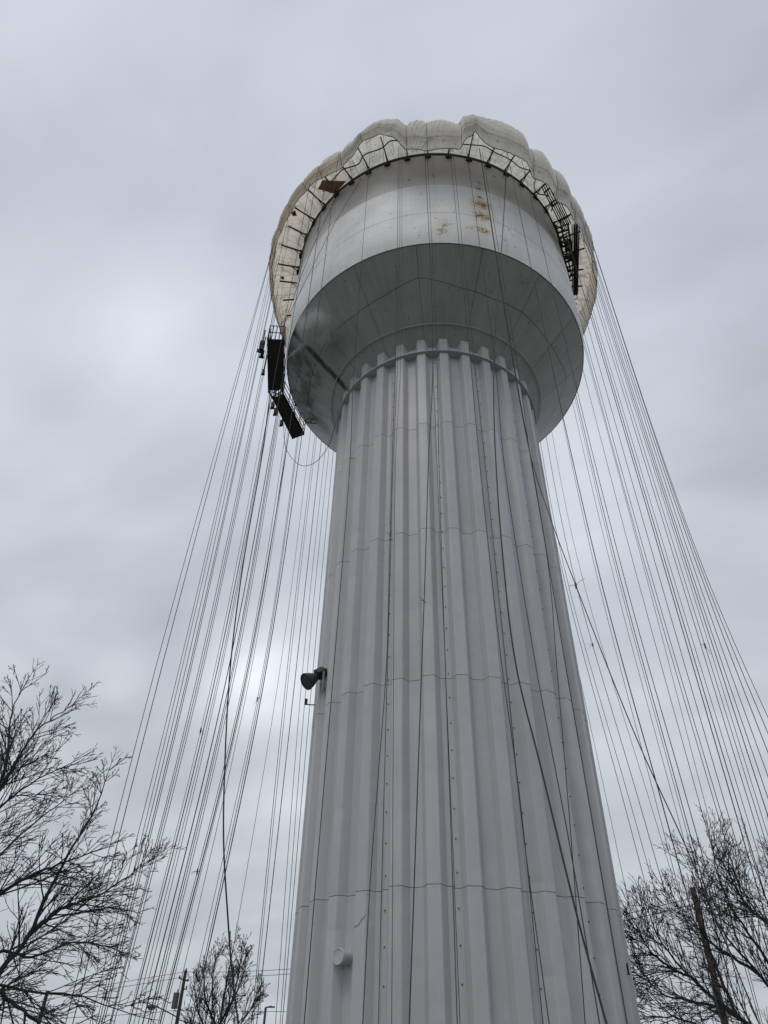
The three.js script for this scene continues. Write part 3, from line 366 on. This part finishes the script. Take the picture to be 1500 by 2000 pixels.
// ---------------------------------------------------------------- work platform on the left of the tank
{
  const st = thing('work_platform', 'black two-section suspended work platform bent around left side of tank', 'work platform');
  const H = 30.0;
  const section = (oa, ia, ob, ib, railIn) => {    // corners as [radius, azimuth]
    const [A, B, C, D] = [oa, ia, ob, ib].map(([r, a]) => polar(a, r, H));
    const along = C.clone().sub(A), n = 13;
    const deck = part('deck', merge([bar(A.clone().add(V(0, 0.06, 0)), C.clone().add(V(0, 0.06, 0)), 0.06, 0.14), bar(B.clone().add(V(0, 0.06, 0)), D.clone().add(V(0, 0.06, 0)), 0.06, 0.14)]), black, st);
    for (let k = 0; k < n; k++) {
      const a = A.clone().lerp(C, (k + 0.04) / n), b = A.clone().lerp(C, (k + 0.96) / n), c = B.clone().lerp(D, (k + 0.04) / n), d = B.clone().lerp(D, (k + 0.96) / n);
      const g = sheet(1, 1, (x, t) => [a.clone().lerp(b, x).lerp(c.clone().lerp(d, x), t), x, t]); const g2 = sheet(1, 1, (x, t) => [a.clone().lerp(b, x).lerp(c.clone().lerp(d, x), t).add(V(0, 0.04, 0)), x, t], true);
      part('deck_board', merge([g, g2]), blackGloss, deck);
    }
    const rail = (P, Q, list) => { for (const h of list) part('guard_rail', bar(P.clone().add(V(0, h, 0)), Q.clone().add(V(0, h, 0)), 0.045, 0.045, 8), black, st); const m = 4; for (let k = 0; k <= m; k++) { const p = P.clone().lerp(Q, k / m); part('post', bar(p, p.clone().add(V(0, 1.1, 0)), 0.045, 0.045, 8), black, st); } };
    rail(A, C, [0.55, 1.1]); rail(B, D, railIn); rail(A, B, [0.55, 1.1]);
    part('toe_board', merge([bar(A.clone().add(V(0, 0.12, 0)), C.clone().add(V(0, 0.12, 0)), 0.03, 0.16), bar(B.clone().add(V(0, 0.12, 0)), D.clone().add(V(0, 0.12, 0)), 0.03, 0.16)]), black, st);
    return [A, B, C, D];
  };
  const s1 = section([8.92, -63.5], [8.22, -61.8], [8.66, -85.0], [7.92, -84.2], [0.55, 1.1]);
  const s2 = section([8.50, -88.2], [7.95, -86.8], [8.44, -109.0], [7.74, -108.8], [0.4, 0.75, 1.1]);
  part('hinge_frame', merge([bar(s1[2], s2[0], 0.07), bar(s1[3], s2[1], 0.07), bar(s1[2].clone().add(V(0, 1.1, 0)), s2[0].clone().add(V(0, 1.1, 0)), 0.05), bar(s1[3], s2[0], 0.04), bar(s1[2], s2[1], 0.04)]), black, st);
  const hoist = (a, r, s, dy) => {               // a hoist: motor body, drum, stirrup, hook
    const p = polar(a, r, H + dy), q = new THREE.Quaternion().setFromAxisAngle(V(0, 1, 0), R(a));
    const body = part('hoist_motor', merge([box(0.34 * s, 0.5 * s, 0.26 * s, p, q), new THREE.CylinderGeometry(0.15 * s, 0.15 * s, 0.42 * s, 14).rotateZ(Math.PI / 2).applyQuaternion(q).translate(p.x, p.y + 0.3 * s, p.z), box(0.12 * s, 0.2 * s, 0.4 * s, p.clone().add(V(0, -0.28 * s, 0)), q)]), black, st);
    part('stirrup', bar(p.clone().add(V(0, 0.3, 0)), p.clone().add(V(0, 1.5, 0)), 0.05), black, body);
  };
  hoist(-68.5, 9.08, 0.9, 0.2); hoist(-70.6, 9.0, 0.6, 0.1); hoist(-77.5, 8.86, 0.45, 0.05); hoist(-92.5, 8.66, 0.55, 0.1); hoist(-95.5, 8.62, 0.6, 0.1); hoist(-101, 8.58, 0.5, 0.08); hoist(-99.5, 7.82, 0.5, 0.3);
  // suspension wires, two to a section
  const wires = [[-65, 8.9, -66, 8.9], [-83, 8.75, -82, 8.9], [-90, 8.6, -91, 8.9], [-106, 8.5, -107, 8.9]];
  for (const [a, r, b, s] of wires) tag(part('suspension_wire', tube([polar(a, r, H + 1.1), polar(b, s, RIM_H)], 0.008, 0.008, 5), black), 'thin steel wire holding up the black work platform', 'wire', 'suspension wires of the left work platform');
  tag(part('stay_rope', tube(smooth([polar(-37.5, 7.98, RIM_H - 0.5), polar(-50, 8.1, 35.2), polar(-67, 8.35, 31)], 20), 0.014, 0.014, 6), black), 'dark rope slanting across tank wall from rim to left platform', 'rope');
  tag(part('stay_rope', tube(smooth([polar(-25, 7.98, RIM_H - 0.5), polar(-36, 8.1, 35.6), polar(-60, 8.4, 30.4)], 20), 0.012, 0.012, 6), black), 'thin slanting rope on tank wall nearer the column, left half', 'rope');
  // a steel bracket left standing on the underside below the platform
  const br = thing('access_bracket', 'small black angle frame projecting under tank rim below platform', 'bracket');
  part('cross_bar', bar(polar(-106, 7.5, 30.55), polar(-101.5, 6.55, 29.6), 0.05), black, br);
  for (const [a, r] of [[-106, 7.5], [-103.6, 7.0]]) part('post', bar(polar(a, r, coneH(r) - 0.25), polar(a - 0.4, r, coneH(r) + 0.2), 0.045), black, br);
}

// ---------------------------------------------------------------- stowed platform, frames and poles under the tarp on the right
{
  const H = 38.75, rnd = mulberry(8);
  const bu = thing('pole_bundle', 'bundle of dark scaffold poles lashed under tarp on the right', 'pole bundle');
  for (let k = 0; k < 6; k++) { const o = (k - 2.5) * 0.105; part('pole', bar(polar(44.5 + (rnd() - 0.5), 9.0 + o, H + 0.08 + 0.04 * (k % 2)), polar(63.2 + (rnd() - 0.5) * 1.5, 8.62 + o * 0.9, H + 0.04 * (k % 2)), 0.06, 0.06, 10), black, bu); }
  for (const t of [0.12, 0.45, 0.8]) part('lashing', bar(polar(44.5 + 18.7 * t, 8.62 - 0.3 * t, H + 0.06), polar(44.5 + 18.7 * t, 9.25 - 0.35 * t, H + 0.06), 0.05, 0.14), black, bu);
  const fr = thing('scaffold_frame', 'tangled black ladder frame beside tank wall under right tarp', 'scaffold frame');
  const A = polar(61, 8.10, H - 0.1), B = polar(84, 7.98 + 0.15, H - 0.5), C = polar(61.5, 8.72, H - 0.1), D = polar(83, 8.50, H - 0.5);
  part('side_rail', bar(A, B, 0.09, 0.11), black, fr); part('side_rail', bar(C, D, 0.09, 0.11), black, fr);
  part('side_rail', bar(A.clone().lerp(C, 0.45).add(V(0, 0.5, 0)), B.clone().lerp(D, 0.45).add(V(0, 0.4, 0)), 0.07), black, fr);
  for (let k = 0; k <= 11; k++) { const t = (k + (rnd() - 0.5) * 0.4) / 11, p = A.clone().lerp(B, clamp(t)), q = C.clone().lerp(D, clamp(t + (rnd() - 0.5) * 0.05)); part('rung', bar(p, q, 0.055 + 0.05 * (k % 3 === 1), 0.07), black, fr); if (k % 2) part('upright', bar(p.clone().lerp(q, rnd()), p.clone().lerp(q, rnd()).add(V(0, 0.75, 0)), 0.05), black, fr); }
  for (const t of [0.3, 0.42, 0.55]) { const p = A.clone().lerp(B, t).lerp(C.clone().lerp(D, t), 0.5 + 0.2 * rnd()); part('motor', merge([box(0.3, 0.3, 0.24, p), new THREE.CylinderGeometry(0.1, 0.1, 0.4, 10).rotateZ(1.2).translate(p.x, p.y, p.z)]), blackGloss, fr); }
  const pl = thing('stowed_plank', 'long narrow black platform plank under tarp at far right of tank', 'plank');
  const p0 = polar(63.6, 9.02, H), p1 = polar(92.4, 8.62, H), d = p1.clone().sub(p0).normalize(), s = V(-d.z, 0, d.x);
  const off = (k) => s.clone().multiplyScalar(k);
  part('board', merge([bar(p0.clone().add(off(0.11)), p1.clone().add(off(0.07)), 0.12, 0.26), bar(p0.clone().add(off(-0.02)), p1.clone().add(off(-0.05)), 0.11, 0.22)]), black, pl);
  part('edge_rail', bar(p0.clone().add(off(0.24)).add(V(0, 0.05, 0)), p1.clone().add(off(0.15)).add(V(0, 0.05, 0)), 0.06, 0.2), blackGloss, pl);
  part('edge_rail', bar(p0.clone().add(off(-0.14)).add(V(0, 0.05, 0)), p1.clone().add(off(-0.14)).add(V(0, 0.05, 0)), 0.06, 0.2), blackGloss, pl);
  part('end_loop', merge([bar(p1.clone().add(off(0.12)), p1.clone().add(off(0.12)).addScaledVector(d, 0.35), 0.035), bar(p1.clone().add(off(-0.12)), p1.clone().add(off(-0.12)).addScaledVector(d, 0.35), 0.035), bar(p1.clone().add(off(0.12)).addScaledVector(d, 0.35), p1.clone().add(off(-0.12)).addScaledVector(d, 0.35), 0.035)]), black, pl);
}

// ---------------------------------------------------------------- ropes
const ropeMat = mat({ color: lin(0.05, 0.05, 0.05), roughness: 0.9 }), hoseMat = mat({ color: lin(0.02, 0.02, 0.021), roughness: 0.55 }), paleRope = mat({ color: lin(0.16, 0.155, 0.145), roughness: 0.9 });
const rr = mulberry(404);
function drape(p) {                            // ropes lie on the tank and column where they touch them
  const q = Math.hypot(p.x, p.z), min = p.y > RIM_H ? 0 : p.y > 31.05 ? TANK_R + 0.06 : p.y > 28.2 ? 5.32 + (p.y - 28.6) / (31.085 - 28.595) * (CHINE_R - 5.284) : COL_OUT + 0.06;
  if (q < min) { p.x *= min / q; p.z *= min / q; }
  return p;
}
function rope(name, pts, r, m, label, category, group, n = 60) { return tag(part(name, tube(smooth(pts, n).map(drape), r, r, 6), m), label, category, group); }
function knotOn(o, p, s) {                      // a knot with frayed ends on a rope
  const t = new Tubes(); t.add([p.clone().add(V(0, s, 0)), p.clone(), p.clone().add(V(0, -s, 0))], s * 0.28, s * 0.3, 6);
  for (let k = 0; k < 3; k++) { const d = V(rr() - 0.5, rr() - 0.6, rr() - 0.5).multiplyScalar(s * 5); t.add([p.clone(), p.clone().addScaledVector(d, 0.5).add(V(0, s * 0.3, 0)), p.clone().add(d)], 0.008, 0.006, 4); }
  part('knot', t.build(), ropeMat, o);
}
const NTH = ['leftmost', 'second from the left', 'third from the left', 'fourth from the left', 'fifth from the left', 'sixth from the left'];
for (const [list, side, thick, knots] of [[ROPES_LEFT, 'left', [15, 28], [4, 7, 10, 18, 22, 26]], [ROPES_RIGHT, 'right', [9, 17], [3, 12, 20, 24]]]) list.forEach((p, i) => {
  const t = thick.indexOf(i), n = knots.indexOf(i);
  const label = t >= 0 ? `${t ? 'right' : 'left'} one of two thicker dark ropes hanging ${side} of column` : n >= 0 ? `knotted thin rope ${side} of column, ${NTH[n]} with a frayed knot` : `thin dark rope hanging from tarp edge to ground ${side} of column`;
  const o = rope('hanging_rope', p, t >= 0 ? 0.017 : 0.0095 + 0.004 * rr(), t >= 0 ? hoseMat : ropeMat, label, 'rope', `ropes hanging ${side} of the column`);
  if (n >= 0) knotOn(o, smooth(p, 200)[70 + (i * 37) % 90], 0.10);
});
const F = ROPES_FRONT;
for (const [k, r, label] of [
  ['a', 0.0105, 'leftmost thin rope hanging in front of the fluted column'], ['b', 0.0095, 'kinked thin rope left of column centre, leftmost of three'], ['c', 0.0075, 'middle of three close ropes left of column centre'],
  ['d', 0.0068, 'straight thin rope, rightmost of three left of column centre'], ['e', 0.0125, 'rope at column centre leaning left toward its foot'], ['f', 0.009, 'rope at column centre leaning right toward its foot'],
  ['g', 0.010, 'left rope of the close pair right of column centre'], ['h', 0.010, 'right rope of the close pair right of column centre'], ['i', 0.012, 'rope in front of column just right of the thick hose'],
  ['j', 0.010, 'thin rope crossing other ropes near column right edge'], ['k', 0.012, 'rope nearest the right edge of the column front'], ['l', 0.013, 'slanting rope leaving the column for the far right tree']]) {
  const o = rope('front_rope', F[k], r, ropeMat, label, 'rope', null, 60);
  if (k === 'b') { knotOn(o, V(...F.b[3]), 0.06); }
  if (k === 'e') knotOn(o, V(...F.e[4]), 0.05);
  if (k === 'l') knotOn(o, V(...F.l[4]), 0.09);
}
rope('thick_hose', F.thick, 0.021, mat({ color: lin(0.03, 0.03, 0.03), roughness: 0.6 }), 'thick black hose hanging in front of right half of column', 'hose', null, 80);
rope('thick_hose', F.hoseleft, 0.026, hoseMat, 'thick black hose dropping from left work platform to ground', 'hose', null, 80);
rope('hose_loop', F.loop.slice(0, -1).concat([[-4.5, 26.4, 2.35]]), 0.014, hoseMat, 'looped black hose sagging between left platform and column', 'hose', null, 60);

// ---------------------------------------------------------------- floodlight on the column
{
  const o = thing('floodlight', 'black bell-shaped floodlight bracketed on the left edge of column', 'floodlight');
  const p = V(...FITTINGS.flood).add(V(-0.06, -0.16, 0.12)), dir = V(-0.62, -0.62, 0.48).normalize(), q = new THREE.Quaternion().setFromUnitVectors(V(0, 1, 0), dir);
  const lathe = (pts, n = 36) => new THREE.LatheGeometry(pts.map(([r, h]) => new THREE.Vector2(r * 1.18, h)), n).applyQuaternion(q).translate(p.x, p.y, p.z);
  const dk = mat({ color: lin(0.03, 0.032, 0.033), roughness: 0.45 });
  const ref = part('reflector', lathe([[0.09, -0.34], [0.11, -0.26], [0.16, -0.12], [0.21, 0.02], [0.235, 0.12], [0.25, 0.16], [0.25, 0.20], [0.235, 0.205], [0.225, 0.16], [0.19, 0.02], [0.12, -0.18]]), dk, o);
  part('lens', lathe([[0, 0.20], [0.12, 0.19], [0.232, 0.165]]), mat({ color: lin(0.06, 0.07, 0.068), roughness: 0.12 }), ref);
  const b = p.clone().addScaledVector(dir, -0.42), qb = q.clone();
  part('housing', box(0.30, 0.36, 0.30, b.clone().add(V(0.03, 0.07, 0)), qb), mat({ color: lin(0.012, 0.012, 0.013), roughness: 0.5 }), o);
  const w = polar(-60.5, 4.78, p.y + 0.02);
  part('bracket', merge([bar(b, w.clone().add(V(0, 0.22, 0)), 0.05), bar(b.clone().add(V(0, -0.12, 0)), w.clone().add(V(0, -0.16, 0)), 0.04), bar(w.clone().add(V(0, 0.3, 0)), w.clone().add(V(0, -0.45, 0)), 0.06), bar(w.clone().add(V(0, -0.42, 0)), b.clone().add(V(0.2, -0.42, -0.1)), 0.035)]), mat({ color: lin(0.2, 0.2, 0.2), roughness: 0.5 }), o);
  const c = thing('cable_hook', 'tiny black hook sticking out of column edge below floodlight', 'hook');
  const h = polar(-71, 4.80, 12.1), h2 = polar(-72, 5.10, 12.12);
  part('arm', bar(h, h2, 0.03), black, c); part('tip', box(0.09, 0.2, 0.09, h2.clone().add(V(0, 0.1, 0))), black, c);
}

// ---------------------------------------------------------------- spray and mist from the pressure washing
{
  const rnd = mulberry(99), gauss = () => Math.sqrt(-2 * Math.log(rnd() + 1e-9)) * Math.cos(6.2832 * rnd()), M = new THREE.Matrix4(), pts = [];
  const from = polar(-72.5, 7.75, 30.6), hit = polar(-60.5, 7.05, coneH(7.05) - 0.1);
  for (let k = 0; k < 5000; k++) { const t = rnd() ** 0.8, s = 0.012 + 0.07 * t; const p = from.clone().lerp(hit, t).add(V(gauss() * s, gauss() * s, gauss() * s)); pts.push(p); }
  const puffs = [[-57.5, 7.05, 0.2, 0.16, 2600], [-55, 7.1, 0.3, 0.24, 5200], [-51.5, 7.0, 0.4, 0.32, 6500], [-49, 7.2, 0.45, 0.36, 4800], [-53, 7.45, 0.35, 0.26, 2600], [-46.5, 6.8, 0.5, 0.4, 2400], [-52, 6.6, 0.35, 0.3, 1800]];
  for (const [a, r, d, s, n] of puffs) { const c = polar(a, r, coneH(r) - d); for (let k = 0; k < n * 7; k++) { const p = c.clone().add(V(gauss() * s, gauss() * s * 0.8, gauss() * s)); if (rnd() < 0.25 + 1.5 * (fbm(p.x * 1.7, p.y * 1.7, p.z * 1.7 + 5, 3) - 0.3)) pts.push(p); } }
  const good = pts.filter((p) => p.y < coneH(Math.hypot(p.x, p.z)) - 0.03);
  const mist = new THREE.InstancedMesh(new THREE.TetrahedronGeometry(0.0088, 0), new THREE.MeshStandardMaterial({ color: lin(0.9, 0.9, 0.9), roughness: 1, transparent: true, opacity: 0.85 }), good.length);
  good.forEach((p, i) => mist.setMatrixAt(i, M.makeTranslation(p.x, p.y, p.z)));
  mist.name = 'water_mist'; mist.castShadow = mist.receiveShadow = true; scene.add(tag(mist, 'white puff of water mist drifting under tank beside left platform', 'mist', null, 'stuff'));
}

// ---------------------------------------------------------------- bare trees
const bark = mat({ color: lin(0.030, 0.027, 0.026), roughness: 0.95 }), twigM = mat({ color: lin(0.034, 0.029, 0.028), roughness: 0.95 });
function bareTree(limbs, opt, label) {
  const { seed, r0, twig, reach, up, base, density, levels = 3 } = opt, rnd = mulberry(seed), o = thing('bare_tree', label, 'tree', null);
  const crown = new Tubes(), tmp = V(0, 0, 0);
  const rv = () => V(rnd() - 0.5, rnd() - 0.5, rnd() - 0.5).multiplyScalar(2);
  function shoot(start, dir, len, r, lev) {
    const n = lev > 1 ? 6 : 4, pts = [start.clone()], d = dir.clone(), p = start.clone(), dirs = [d.clone()];
    for (let k = 0; k < n; k++) { d.addScaledVector(rv(), opt.wobble).add(V(0, up * (0.6 + 0.5 * (k / n)), 0)).normalize(); p.addScaledVector(d, len / n); pts.push(p.clone()); dirs.push(d.clone()); }
    crown.add(pts, r, Math.max(twig, r * 0.35), lev > 1 ? 5 : 4);
    if (lev <= 0) return;
    const kids = Math.max(2, Math.round(len * density[lev])), s0 = rnd() * 6.28;
    for (let k = 0; k < kids; k++) {
      const t = 0.18 + 0.80 * (k + 0.3 + 0.5 * rnd()) / kids, f = t * n, j = Math.min(n - 1, Math.floor(f)), q = pts[j].clone().lerp(pts[j + 1], f - j), dd = dirs[j];
      for (const side of rnd() < 0.55 ? [0, Math.PI] : [rnd() * 6.28]) {
        const ax = tmp.copy(rv()).cross(dd).normalize().clone(); ax.applyAxisAngle(dd, s0 + k * 1.57 + side);
        const nd = dd.clone().applyAxisAngle(ax, 0.38 + 0.38 * rnd()).normalize();
        shoot(q, nd, len * (0.62 - 0.34 * t) * (0.7 + 0.6 * rnd()) * (lev === 1 ? 0.9 : 1), Math.max(twig, r * 0.5 * (1 - 0.45 * t)), lev - 1);
      }
    }
    // buds: short stubs at the tips
    if (lev === 1) for (let k = 1; k <= n; k++) if (rnd() < 0.6) crown.add([pts[k], pts[k].clone().addScaledVector(rv(), reach * 0.011)], twig * 1.2, twig, 3);
  }
  const tr = base.clone();
  limbs.forEach((L, i) => {
    const pts = smooth(L, 22), total = pts.length, a = r0 * (i === 0 ? 1 : 0.55 + 0.3 * rnd());
    // slight crookedness
    pts.forEach((p, k) => { if (k && k < total - 1) p.addScaledVector(rv(), reach * 0.012); });
    part('limb', tube(pts, a, twig * 1.6, 7), bark, o);
    for (let k = 3; k < total; k++) {
      if (rnd() > opt.limbKids) continue;
      const t = k / total, dir = pts[Math.min(k + 1, total - 1)].clone().sub(pts[k - 1]).normalize();
      for (let s = 0; s < 2; s++) {
        const ax = rv().cross(dir).normalize(), nd = dir.clone().applyAxisAngle(ax, 0.38 + 0.42 * rnd());
        shoot(pts[k], nd, reach * (1.05 - 0.62 * t) * (0.55 + 0.6 * rnd()), Math.max(twig * 1.4, a * 0.42 * (1 - 0.7 * t)), levels - 1);
      }
    }
    shoot(pts[total - 1], pts[total - 1].clone().sub(pts[total - 3]).normalize(), reach * 0.45, twig * 1.6, 1);
  });
  const L0 = V(...limbs[0][0]);
  part('trunk', tube(smooth([tr.clone().add(V(0, -0.1, 0)), tr.clone().lerp(L0, 0.5).add(V(0.05, 0, 0.03)), L0], 8), r0 * 2.6, r0 * 1.7, 12), bark, o);
  part('crown', crown.build(), twigM, o);
  return crown.i.length / 3;
}
const n1 = bareTree(LIMBS.left, { seed: 3, r0: 0.055, twig: 0.0042, reach: 1.35, up: 0.02, base: V(-8.45, 0, 12.2), wobble: 0.10, density: [0, 4.2, 3.8, 3.5], limbKids: 0.66, levels: 3 }, 'large bare tree with spreading twigs at the left edge');
const n2 = bareTree(LIMBS.right, { seed: 14, r0: 0.075, twig: 0.0065, reach: 2.1, up: 0.03, base: V(LIMBS.right[0][0][0] + 0.2, 0, LIMBS.right[0][0][2]), wobble: 0.09, density: [0, 3.0, 2.8, 3], limbKids: 0.62, levels: 3 }, 'dense bare tree at lower right in front of wooden pole');
const n3 = bareTree(LIMBS.small, { seed: 21, r0: 0.09, twig: 0.011, reach: 2.0, up: 0.09, base: V(LIMBS.small[0][0][0], 0, LIMBS.small[0][0][2]), wobble: 0.09, density: [0, 2.0, 1.8, 2], limbKids: 0.62, levels: 3 }, 'small distant bare tree behind ropes left of column foot');
console.log('tree triangles', n1, n2, n3);

// ---------------------------------------------------------------- utility poles, street lamps, wires
{
  const woodT = texture(128, 512, (u, v) => { const n = fbm(u * 20, v * 3, 2, 4, 20); return mix([0.30, 0.27, 0.235], [0.43, 0.395, 0.35], n); });
  const wood = mat({ map: woodT, roughness: 0.95 }), darkWood = mat({ color: lin(0.045, 0.042, 0.04), roughness: 0.95 }), metal = mat({ color: lin(0.10, 0.105, 0.11), roughness: 0.5, metalness: 0.4 });
  const pole = (p, r0, r1, m, o) => part('pole', new THREE.CylinderGeometry(r1, r0, p.y + 0.3, 14).translate(p.x, p.y / 2 - 0.15, p.z), m, o);
  const pr = V(...POLES.poleR), o1 = thing('wooden_pole', 'bare weathered wooden pole with cut top behind right tree', 'utility pole'); pole(pr, 0.19, 0.15, wood, o1);
  part('pole_cap', new THREE.CylinderGeometry(0.16, 0.155, 0.03, 14).translate(pr.x, pr.y + 0.01, pr.z), mat({ color: lin(0.35, 0.34, 0.32) }), o1);
  const pl = V(...POLES.poleL), o2 = thing('utility_pole', 'dark utility pole with transformer can left of small tree', 'utility pole'); pole(pl, 0.20, 0.12, darkWood, o2);
  const tz = V(...POLES.trans);
  const can = part('transformer', new THREE.CylinderGeometry(0.24, 0.24, 1.05, 18).translate(tz.x - 0.36, tz.y, tz.z + 0.1), metal, o2);
  part('bushing', new THREE.CylinderGeometry(0.04, 0.05, 0.25, 8).translate(tz.x - 0.3, tz.y + 0.63, tz.z + 0.12), metal, can);
  part('cross_arm', merge([bar(V(pl.x - 0.45, pl.y - 0.55, pl.z), V(pl.x + 0.35, pl.y - 0.75, pl.z), 0.09), bar(V(pl.x + 0.3, pl.y - 1.25, pl.z), V(pl.x, pl.y - 1.35, pl.z), 0.07)]), darkWood, o2);
  for (const [dx, dy] of [[-0.42, -0.45], [0.34, -0.65], [0.3, -1.15], [0.02, 0.05]]) part('insulator', new THREE.LatheGeometry([[0.03, -0.1], [0.07, -0.06], [0.045, -0.02], [0.075, 0.02], [0.04, 0.08], [0, 0.1]].map((p) => new THREE.Vector2(...p)), 10).translate(pl.x + dx, pl.y + dy, pl.z), darkWood, o2);
  const la = V(...POLES.lamp), ab = V(...POLES.armbase), o3 = thing('street_lamp', 'cobra-head street lamp on a long arm from utility pole', 'street lamp');
  part('arm', tube(smooth([ab, ab.clone().lerp(la, 0.5).add(V(0, 0.12, 0)), ab.clone().lerp(la, 0.82).add(V(0, 0.16, 0)), la.clone().add(V(0.1, 0.02, -0.1))], 16), 0.045, 0.04, 7), metal, o3);
  const dirL = la.clone().sub(ab).setY(0).normalize(), ql = new THREE.Quaternion().setFromUnitVectors(V(1, 0, 0), dirL);
  const head = part('lamp_head', new THREE.SphereGeometry(1, 18, 12).scale(0.46, 0.15, 0.2).applyQuaternion(ql).translate(la.x, la.y + 0.05, la.z), metal, o3);
  part('lens', new THREE.SphereGeometry(1, 16, 10).scale(0.28, 0.13, 0.16).applyQuaternion(ql).translate(la.x, la.y - 0.05, la.z), mat({ color: lin(0.25, 0.26, 0.26), roughness: 0.3 }), head);
  const bl = V(...POLES.blue), bt = V(...POLES.blueTip), o4 = thing('blue_lamp_post', 'thin blue lamp post just left of column foot', 'street lamp');
  pole(bl, 0.13, 0.11, mat({ color: lin(0.03, 0.07, 0.15), roughness: 0.5 }), o4);
  part('lamp_head', merge([bar(bl.clone().add(V(0, 0.0, 0)), V(bt.x, bl.y + 0.03, bt.z), 0.09), box(0.6, 0.1, 0.3, V(bt.x, bl.y - 0.03, bt.z))]), mat({ color: lin(0.05, 0.055, 0.06), roughness: 0.5 }), o4);
  const pf = V(...POLES.poleFar), o5 = thing('utility_pole', 'dark pole seen through lower twigs of the left tree', 'utility pole'); pole(pf, 0.17, 0.12, darkWood, o5);
  const labels = ['upper power line running right behind the column', 'second power line running right behind the column', 'low telephone line running right behind the column', 'upper power line running left behind the left tree', 'second power line running left behind the left tree', 'low telephone line running left past street lamp'];
  WIRES.forEach(([a, m, b], i) => { const A = V(...a), M = V(...m), B = V(...b), pts = []; const t0 = M.clone().sub(A).setY(0).length() / B.clone().sub(A).setY(0).length(), sag = (A.y + (B.y - A.y) * t0 - M.y) / (4 * t0 * (1 - t0)); for (let k = 0; k <= 30; k++) { const t = k / 30, p = A.clone().lerp(B, t); p.y -= 4 * sag * t * (1 - t); pts.push(p); } tag(part('overhead_line', tube(pts, 0.017, 0.017, 5), darkWood), labels[i], 'power line'); });
}
renderer.render(scene, camera);
